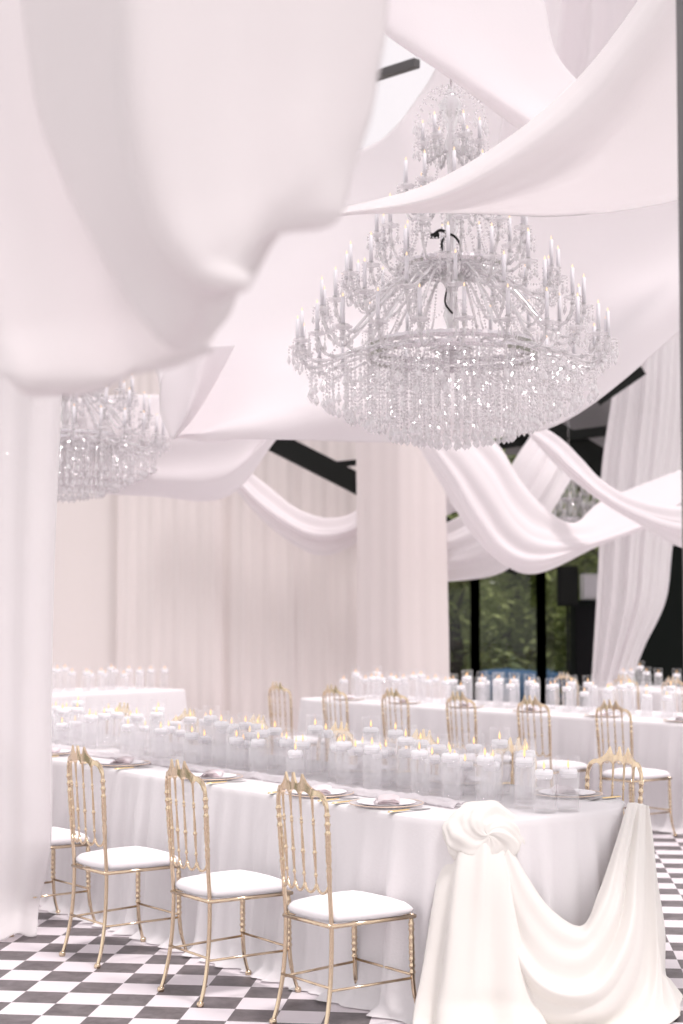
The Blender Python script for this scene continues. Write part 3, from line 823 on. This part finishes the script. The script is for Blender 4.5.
# wide sheet crossing before the chandelier top; unseen right end lengthened for shade
drape('broad white sheet sweeping up to the right across the chandelier, with a rolled upper hem', [
    prail((250,222,7.7), (340,207,7.5), (440,178,7.15), (560,95,6.7), (655,-25,6.3), (720,-140,6.0), (960,-420,5.2)),
    prail((250,226,7.55), (340,213,7.25), (450,190,6.85), (575,108,6.35), (670,-10,6.0), (740,-130,5.7), (1010,-400,4.9)),
    prail((250,228,7.5), (345,214,7.3), (460,205,7.0), (595,150,6.5), (690,60,6.2), (790,-60,5.9), (1120,-330,4.9)),
    prail((250,230,7.55), (350,215,7.4), (465,212,7.2), (590,205,6.9), (700,170,6.7), (840,70,6.3), (1250,-220,5.0)),
    prail((250,230,7.7), (350,214,7.6), (465,213,7.5), (570,215,7.4), (690,196,7.2), (850,140,6.8), (1330,-120,5.4)),
    ], 'sheer', 130, 60, ns(9, .004, 60, .002, 0, lambda u, v: sin(pi*u)))
drape('smooth white sheet at top centre before the chandelier crown, hem slanting down right', [
    prail((300,-40,7.35), (383,32,7.35), (445,75,7.35), (512,124,7.35), (600,185,7.35)),
    prail((310,-50,7.2), (385,22,7.2), (450,67,7.2), (516,112,7.2), (605,175,7.2)),
    prail((400,-90,7.35), (450,-20,7.35), (495,40,7.35), (540,95,7.35), (610,150,7.35)),
    prail((480,-120,7.5), (515,-60,7.5), (543,0,7.5), (560,60,7.5), (620,120,7.5)),
    ], 'drape', 60, 40)
drape('bright pleated white drape high at the right behind the swept sheet', [
    prail((515,-160,9.5), (580,-160,9.7), (650,-160,9.5), (720,-160,9.7)),
    prail((520,20,9.6), (580,20,9.8), (650,20,9.6), (720,20,9.8)),
    prail((500,150,9.7), (560,150,9.9), (650,150,9.7), (720,150,9.9)),
    ], 'drape', 70, 40, lambda u, v: .05*sin(u*26+v)+.02*sin(u*57))
# backdrop swath behind the chandelier
fD = lambda u, v: (.05*sin(v*11+u*4)+.02*sin(u*30+v*8))*sin(pi*min(1, u*1.2+.05))
drape('wide white ceiling swath hanging in one deep curve right behind the big chandelier', [
    prail((150,350,11.2), (230,240,11.2), (310,170,11.2), (385,133,11.0), (425,85,11.0), (520,-60,10.9), (760,-160,10.4)),
    prail((158,380,11.1), (225,310,11.1), (310,250,11.1), (400,220,11.0), (490,190,10.9), (590,110,10.7), (780,0,10.3)),
    prail((162,405,10.9), (222,365,10.9), (310,320,10.9), (410,300,10.9), (500,290,10.8), (610,230,10.6), (780,110,10.2)),
    prail((170,436,10.5), (230,402,10.5), (315,362,10.5), (410,350,10.6), (500,350,10.6), (610,290,10.5), (780,180,10.2)),
    prail((174,437,10.35), (235,425,10.2), (320,405,10.2), (410,400,10.3), (500,400,10.3), (600,345,10.2), (780,220,10.1)),
    prail((176,437,10.5), (240,439,10.2), (320,441,10.2), (410,442,10.3), (500,437,10.3), (592,405,10.2), (780,240,10.1)),
    ], 'drape', 120, 90, fD)
drape('curled bluish white end of a ceiling swath beside the left chandelier', [
    prail((205,335,10.6), (182,345,10.9), (163,375,11.0), (160,410,10.9), (170,437,10.6)),
    prail((205,345,10.1), (197,360,10.1), (192,385,10.1), (184,415,10.1), (173,438,10.2)),
    prail((235,345,10.3), (222,370,10.3), (208,395,10.3), (192,420,10.3), (175,438,10.3)),
    ], 'drape', 50, 30)
drape('white ceiling swath sagging lowest behind the left chandelier', [
    prail((-40,420,14.2), (60,400,14.2), (150,395,14.2), (250,400,14.2), (300,380,14.2)),
    prail((-40,452,14.1), (60,445,14.0), (150,445,14.0), (240,440,14.0), (290,405,14.1)),
    prail((-40,476,13.9), (70,478,13.9), (150,482,13.9), (228,478,13.9), (282,425,14.0)),
    prail((-40,482,14.2), (80,487,14.2), (155,490,14.2), (222,494,14.2), (268,440,14.2)),
    ], 'drape', 90, 50, ns(9, .05, 21, .02, 2))
# swag beyond, under the black rafter
drape('gathered white swag hanging below the black roof rafter, left of the central column drape', [
    prail((228,452,18.0), (262,478,18.0), (300,508,18.0), (340,516,18.0), (375,500,18.0)),
    prail((230,468,17.8), (268,505,17.7), (308,530,17.7), (345,530,17.7), (378,510,17.8)),
    prail((232,484,17.9), (272,526,17.9), (316,553,17.9), (348,545,17.9), (380,520,17.9)),
    ], 'drape', 70, 60, ns(16, .04, 38, .015, 1))
# columns of cloth
pleat = lambda k, a, seed=0: (lambda u, v: a*(.6*sin(u*k+seed+.5*sin(v*2)) + .4*sin(u*k*2.3+seed*2) + .5*noise.noise((u*k*.35, v*1.2, seed))))
def floorpts(y_px, xs, Y, z): return [Vector((at(x, y_px, Y).x, Y+dy, z)) for x, dy in xs]
drape('tall straight white column drape standing in the middle of the room', [
    prail((352,330,17.3), (400,330,17.0), (450,330,17.3)),
    prail((356,450,17.3), (402,450,17.0), (446,450,17.3)),
    prail((357,560,17.3), (402,560,17.0), (448,560,17.3)),
    prail((357,660,17.3), (403,660,17.0), (450,660,17.3)),
    floorpts(750, ((355,.3), (404,0), (453,.3)), 17.0, .01),
    ], 'curtain', 120, 60, pleat(18, .013, 2), 'column_drape')
drape('pale column drape pinched in at its foot, at the right before the dark doorway', [
    prail((640,240,18.70), (676,240,18.50), (720,240,18.70)),
    prail((622,330,18.70), (660,330,18.50), (705,330,18.70)),
    prail((612,400,18.70), (655,400,18.50), (698,400,18.70)),
    prail((602,470,18.70), (648,470,18.50), (690,470,18.70)),
    prail((600,540,18.70), (640,540,18.50), (673,540,18.70)),
    prail((597,600,18.70), (635,600,18.50), (665,600,18.70)),
    prail((594,650,18.70), (622,650,18.55), (642,650,18.70)),
    prail((592,690,18.70), (612,690,18.55), (630,690,18.70)),
    floorpts(750, ((592,.2), (612,.05), (634,.2)), 18.5, .01),
    ], 'drape', 110, 80, pleat(30, .035, 5), 'column_drape')
drape('sheer white drape falling to the floor at the left, in front of two chairs', [
    prail((-260,230,7.3), (-170,230,7.6), (-60,230,7.7), (70,230,7.5)),
    prail((-260,400,7.5), (-170,400,7.7), (-60,400,7.75), (61,400,7.6)),
    prail((-260,560,7.5), (-170,560,7.7), (-60,560,7.75), (54,560,7.65)),
    prail((-260,700,7.5), (-170,700,7.7), (-60,700,7.75), (51,700,7.7)),
    prail((-260,840,7.5), (-170,840,7.6), (-60,840,7.7), (51,840,7.75)),
    prail((-260,915,7.5), (-170,915,7.5), (-60,915,7.6), (40,905,7.85)),
    [Vector(p) for p in ((-2.95,7.4,.015), (-2.5,7.45,.015), (-1.95,7.42,.02), (-1.50,7.72,.02))],
    ], 'sheer', 130, 100, pleat(30, .03, 8), 'column_drape')
# crossing swags at the right
drape('white swag looping from the central column drape down and up to the right', [
    prail((425,395,15.6), (468,418,15.5), (500,447,15.4), (520,480,15.4), (545,508,15.5), (574,523,15.8), (604,500,16.3), (680,470,16.9)),
    prail((425,415,15.4), (462,445,15.3), (490,480,15.2), (515,520,15.2), (545,540,15.3), (595,540,15.7), (650,518,16.2), (700,480,16.8)),
    prail((420,430,15.3), (452,475,15.2), (478,520,15.1), (505,553,15.1), (540,562,15.2), (598,542,15.6), (650,522,16.1), (700,488,16.6)),
    prail((415,440,15.5), (446,490,15.4), (472,530,15.4), (505,563,15.4), (540,572,15.5), (600,545,15.8), (650,526,16.2), (700,496,16.7)),
    ], 'drape', 100, 80, lambda u, v: sin(pi*min(1, u+.12))*(.024*sin(v*19+3+.9*sin(u*3))+.014*sin(v*37+2*u)+.02*noise.noise((u*2, v*9, 3))))
drape('white swag running from the peak at the rafter to the right picture edge', [
    prail((538,423,15.8), (562,437,15.6), (580,455,15.5), (600,478,15.4), (635,498,15.2), (690,503,15.0), (740,480,15.0)),
    prail((533,429,15.6), (557,448,15.4), (576,467,15.3), (600,489,15.2), (638,511,15.0), (690,524,14.8), (740,505,14.8)),
    prail((530,434,15.7), (552,458,15.6), (572,477,15.4), (600,498,15.3), (640,522,15.2), (690,548,15.0), (740,530,15.0)),
    ], 'drape', 80, 50, ns(15, .03, 35, .01, 1))
drape('white swag falling left from the peak at the rafter and passing behind the looping swag', [
    prail((540,424,17.60), (518,455,17.30), (495,492,17.30), (468,512,17.45), (425,535,17.90)),
    prail((555,450,17.30), (540,478,17.00), (512,520,17.00), (478,545,17.15), (425,560,17.60)),
    prail((572,476,17.45), (551,512,17.30), (530,548,17.30), (495,575,17.45), (425,582,17.90)),
    ], 'drape', 70, 60, ns(19, .035, 44, .012, 2))
drape('short white swag tip between the column drape and the looping swag', [
    prail((440,455,18.35), (452,475,18.20), (462,495,18.20), (475,520,18.20)),
    prail((440,490,18.20), (450,500,18.05), (460,508,18.05), (475,526,18.05)),
    prail((436,525,18.35), (448,515,18.20), (462,512,18.20), (475,530,18.20)),
    ], 'drape', 30, 20)

# ------------------------------------------------------------------ back curtains (four drops side by side)
cx = [(-240, 118, 'behind the left end of the far head table'), (118, 222, 'behind the right end of the far head table'), (222, 296, 'just left of the gold chair by the curtain'), (296, 400, 'next to the central column drape')]
for k, (x0, x1, w) in enumerate(cx):
    Y = 19.0 if k != 1 else 18.9
    tops = (250, 250, 400, 420)[k]
    o = sheet('back_curtain', [
        prail((x0-1, tops, Y), ((x0+x1)/2, tops, Y), (x1+1, tops, Y)),
        prail((x0-1, 560, Y), ((x0+x1)/2, 560, Y), (x1+1, 560, Y)),
        [Vector((at(x, 650, Y).x, Y, .01)) for x in (x0-2, (x0+x1)/2, x1+2)],
        ], 'curtain', 200, 40, pleat(17+7*(k % 2), .017, 11+k*3.7), .004)
    tag(o, f'pleated ivory back curtain, {w}', 'curtain', 'ivory curtain drops along the back wall')

# ------------------------------------------------------------------ tent frame and glass
def bar(name, p, q, w, h, mat='black'):
    p, q = Vector(p), Vector(q); d = (q-p).normalized(); s = d.cross(Vector((0, 0, 1))).normalized(); u = s.cross(d)
    bm = bmesh.new()
    c = [[bm.verts.new(e+s*w*a+u*h*b) for a, b in ((-.5,-.5),(.5,-.5),(.5,.5),(-.5,.5))] for e in (p, q)]
    for k in range(4): bm.faces.new((c[0][k], c[0][(k+1) % 4], c[1][(k+1) % 4], c[1][k]))
    bm.faces.new(c[0][::-1]); bm.faces.new(c[1])
    return struct(obj(name, bm, mat, smooth=False))
bar('trim_1', at(200, 404, 18.3), at(520, 566, 18.6), .16, .24)
bar('trim_2', at(312, 467, 18.45), at(420, 456, 18.8), .07, .07)
bar('trim_3', at(470, 388, 19.2), at(650, 496, 19.8), .2, .40)
bar('trim_4', at(440, 452, 19.4), at(660, 424, 19.4), .1, .12)
bar('trim_5', at(300, 100, 13.2), at(417, 63, 12.2), .07, .07, 'post')
bar('trim_6', at(596, 398, 18.0), at(640, 368, 18.0), .16, .2)
bm = bmesh.new()
V = [at(505, 455, 20.8), at(720, 455, 20.8), at(720, 315, 19.9), at(505, 375, 19.9)]
bm.faces.new([bm.verts.new(p) for p in V])
o = struct(obj('trim_8', bm, 'vinyl', smooth=False)); md = o.modifiers.new('thickness', 'SOLIDIFY'); md.thickness = .01
bar('trim_7', (at(688, 340, 4.0).x+.06, 4.06, 0), (at(688, 340, 4.0).x+.06, 4.0, 6.0), .12, .12, 'post')
# window wall: three bays with black mullions and panes
YW = 21.0
def xw(px): return at(px, 614, YW).x
bays = [(409, 475), (475, 541), (541, 607)]
for k, (a, b) in enumerate(bays):
    x0, x1 = xw(a), xw(b)
    bm = bmesh.new()
    box(bm, x0-.06, x0+.06, YW-.08, YW+.08, 0, 4.3); box(bm, x1-.06, x1+.06, YW-.08, YW+.08, 0, 4.3)
    box(bm, x0+.06, x1-.06, YW-.06, YW+.06, 0, .12); box(bm, x0+.06, x1-.06, YW-.06, YW+.06, 4.2, 4.3)
    f = struct(obj(f'window_{k+1}', bm, 'black', smooth=False))
    bm = bmesh.new(); box(bm, x0+.06, x1-.06, YW-.008, YW+.008, .12, 4.2)
    obj('pane', bm, 'window', f, smooth=False)
bm = bmesh.new(); x0, x1 = xw(607), xw(800)
box(bm, x0, x1, YW-.05, YW+.05, 0, 2.75)
struct(obj('wall_right', bm, 'black_wall', smooth=False))
# clear roof: pitched panes above everything
bm = bmesh.new()
for y0, z0, y1, z1 in ((21.3, 4.4, 9.0, 7.4), (9.0, 7.4, -1.0, 5.0)):
    bm.faces.new([bm.verts.new(p) for p in ((-9, y0, z0), (9, y0, z0), (9, y1, z1), (-9, y1, z1))])
o = struct(obj('ceiling', bm, 'roof', smooth=False))
md = o.modifiers.new('thickness', 'SOLIDIFY'); md.thickness = .006

# ------------------------------------------------------------------ speaker on stand, cabinet, unit at the back
p = at(568, 640, 19.6)
st = empty('speaker_stand', (p.x, 19.6, 0)); tag(st, 'black pole stand carrying the loudspeaker by the glass wall', 'stand')
bm = bmesh.new(); lathe(bm, [(.02, .02), (.02, .9), (.026, .9), (.026, 1.0), (.018, 1.0), (.018, 1.70)], 12); obj('pole', bm, 'black', st)
for k in range(3):
    a = 2*pi*k/3+.4
    bm = bmesh.new(); tube(bm, [(.02*cos(a), .02*sin(a), .55), (.5*cos(a), .5*sin(a), .015)], .014, 8); obj('leg', bm, 'black', st)
bm = bmesh.new(); lathe(bm, [(.03, .52), (.04, .54), (.04, .6), (.03, .62)], 12); obj('collar', bm, 'black', st)
sp = empty('loudspeaker', (p.x, 19.6, 1.70)); tag(sp, 'black box loudspeaker on the pole stand by the glass wall', 'loudspeaker')
bm = bmesh.new(); box(bm, -.12, .12, -.12, .14, 0, .50, None, .012); obj('cabinet', bm, 'speaker', sp, smooth=False)
bm = bmesh.new(); box(bm, -.105, .105, -.128, -.118, .02, .48, None, .003); obj('grille', bm, 'black', sp, smooth=False)
cb = empty('equipment_rack', (at(583, 640, 20.2).x, 20.2, 0)); tag(cb, 'tall black equipment cabinet between the loudspeaker and the pale column drape', 'cabinet')
bm = bmesh.new(); box(bm, -.14, .32, -.2, .2, 0, 1.78, None, .01); obj('body', bm, 'black_wall', cb, smooth=False)
bm = bmesh.new(); box(bm, -.12, .30, -.212, -.201, .1, 1.70, None, .004); obj('door', bm, 'speaker', cb, smooth=False)
un = empty('air_unit', (at(591, 588, 20.2).x, 20.2, 1.782)); tag(un, 'pale ribbed grey box unit on top of the black cabinet', 'air unit')
bm = bmesh.new(); box(bm, -.12, .14, -.15, .15, 0, .34, None, .012); obj('housing', bm, 'grey_unit', un, smooth=False)
bm = bmesh.new()
for i in range(7): box(bm, -.10+.034*i, -.085+.034*i, -.162, -.149, .03, .31)
obj('vent', bm, 'tube', un, smooth=False)
# ------------------------------------------------------------------ outside: trees and blue covers
def tree(label, x, y, h, w, n, mat, seed, z0=0.2):
    rn = random.Random(seed); root = empty('leafy_tree', (x, y, 0)); tag(root, label, 'tree', 'trees outside the glass wall')
    bm = bmesh.new()
    tube(bm, [(0, 0, -.05), (.06, .03, h*.3), (-.05, .05, h*.6), (.02, 0, h*.9)], [.16, .13, .09, .03], 8)
    for k in range(7):
        a = k*2.4; z = h*(.25+.08*k); tube(bm, [(0, 0, z), (w*.25*cos(a), w*.25*sin(a), z+h*.08), (w*.42*cos(a), w*.42*sin(a), z+h*.14)], [.05, .035, .015], 6)
    obj('trunk', bm, 'bark', root)
    bm = bmesh.new()
    blobs = [(Vector((rn.uniform(-.5, .5)*w, rn.uniform(-.2, .2)*w, z0+rn.random()*(h-z0))), rn.uniform(.3, .65)*w*.45) for _ in range(34)]
    for i in range(n):
        c, r = blobs[i % len(blobs)]
        d = Vector((rn.gauss(0, 1), rn.gauss(0, 1), rn.gauss(0, 1))).normalized()*r*rn.random()**.4
        q = c+d; q.z = max(q.z, .03)
        s = rn.uniform(.06, .13); t = Vector((rn.gauss(0, 1), rn.gauss(0, 1), rn.gauss(0, .6))).normalized(); u = t.cross(Vector((rn.gauss(0, 1), rn.gauss(0, 1), rn.gauss(0, 1)))).normalized()
        bm.faces.new([bm.verts.new(q+e) for e in (t*s, u*s*.45, -t*s, -u*s*.45)])
    obj('foliage', bm, mat, root, smooth=False)
for k, (px, Y, h, w, m, lab) in enumerate([
    (452, 24.6, 3.6, 2.8, 'leaf', 'bright leafy tree outside, behind the left glass bay'),
    (512, 27.6, 4.1, 3.3, 'leaf', 'bright leafy tree outside, filling the middle glass bay'),
    (580, 30.6, 5.1, 3.8, 'leaf_dark', 'dark leafy tree outside, behind the loudspeaker'),
    (646, 24.8, 6.3, 3.6, 'leaf_dark', 'tall dark tree outside, above the black wall at the right'),
    (545, 34.5, 7.2, 5.4, 'leaf_dark', 'tall dark tree outside, seen between the crossed swags'),
    (430, 38.5, 5.0, 6.0, 'leaf_dark', 'dark tree outside, behind the central column drape')]):
    tree(lab, at(px, 614, Y).x, Y, h, w, 6500, m, 40+k)
for px, Y, w, lab in ((508, 23.6, .62, 'larger blue cover lying outside the middle glass bay'), (542, 24.2, .4, 'smaller blue cover outside, half behind the right mullion')):
    bm = bmesh.new(); c = at(px, 667, Y)
    lathe(bm, [(w*1.02, 0), (w, c.z*.5), (w*.96, c.z-.06), (w*.5, c.z-.01), (0, c.z+.02)], 20)
    for v in bm.verts: v.co.y *= .6; v.co.z += .02*noise.noise(v.co*3)*(1 if v.co.z > .05 else 0)
    tag(obj('blue_cover', bm, 'tarp', None, True, (c.x, Y, -.04)), lab, 'cover')

# ------------------------------------------------------------------ light and camera
w = bpy.data.worlds.new('sky'); SC.world = w; w.use_nodes = True
bg = w.node_tree.nodes['Background']; bg.inputs[0].default_value = (1.0, .972, .965, 1); bg.inputs[1].default_value = 1.08
ld = bpy.data.lights.new('sun', 'SUN'); ld.energy = 2.5; ld.angle = radians(9); ld.color = (1, .96, .91)
lo = bpy.data.objects.new('sun', ld); COL.objects.link(lo)
lo.rotation_euler = Vector((-.30, .27, -.91)).to_track_quat('-Z', 'Y').to_euler()
cd = bpy.data.cameras.new('camera'); cam = bpy.data.objects.new('camera', cd); COL.objects.link(cam)
cd.sensor_fit = 'VERTICAL'; cd.sensor_height = 36; cd.lens = FPX/1024*36
cam.matrix_world = Matrix.Translation((0, 0, CAMZ)) @ (Matrix.Rotation(pi/2+PITCH, 4, 'X') @ Matrix.Rotation(ROLL, 4, 'Z'))
cd.dof.use_dof = True; cd.dof.focus_distance = 6.6; cd.dof.aperture_fstop = 2.3
cd.clip_start = .05; cd.clip_end = 300
SC.camera = cam
SC.view_settings.view_transform = 'Standard'; SC.view_settings.look = 'None'
SC.view_settings.gamma = 1; SC.view_settings.use_curve_mapping = False
SC.view_settings.exposure = .31
SC.cycles.transparent_max_bounces = 48
SC.cycles.max_bounces = 14
SC.cycles.diffuse_bounces = 6
SC.cycles.transmission_bounces = 8
SC.cycles.sample_clamp_indirect = 6
SC.cycles.caustics_reflective = False
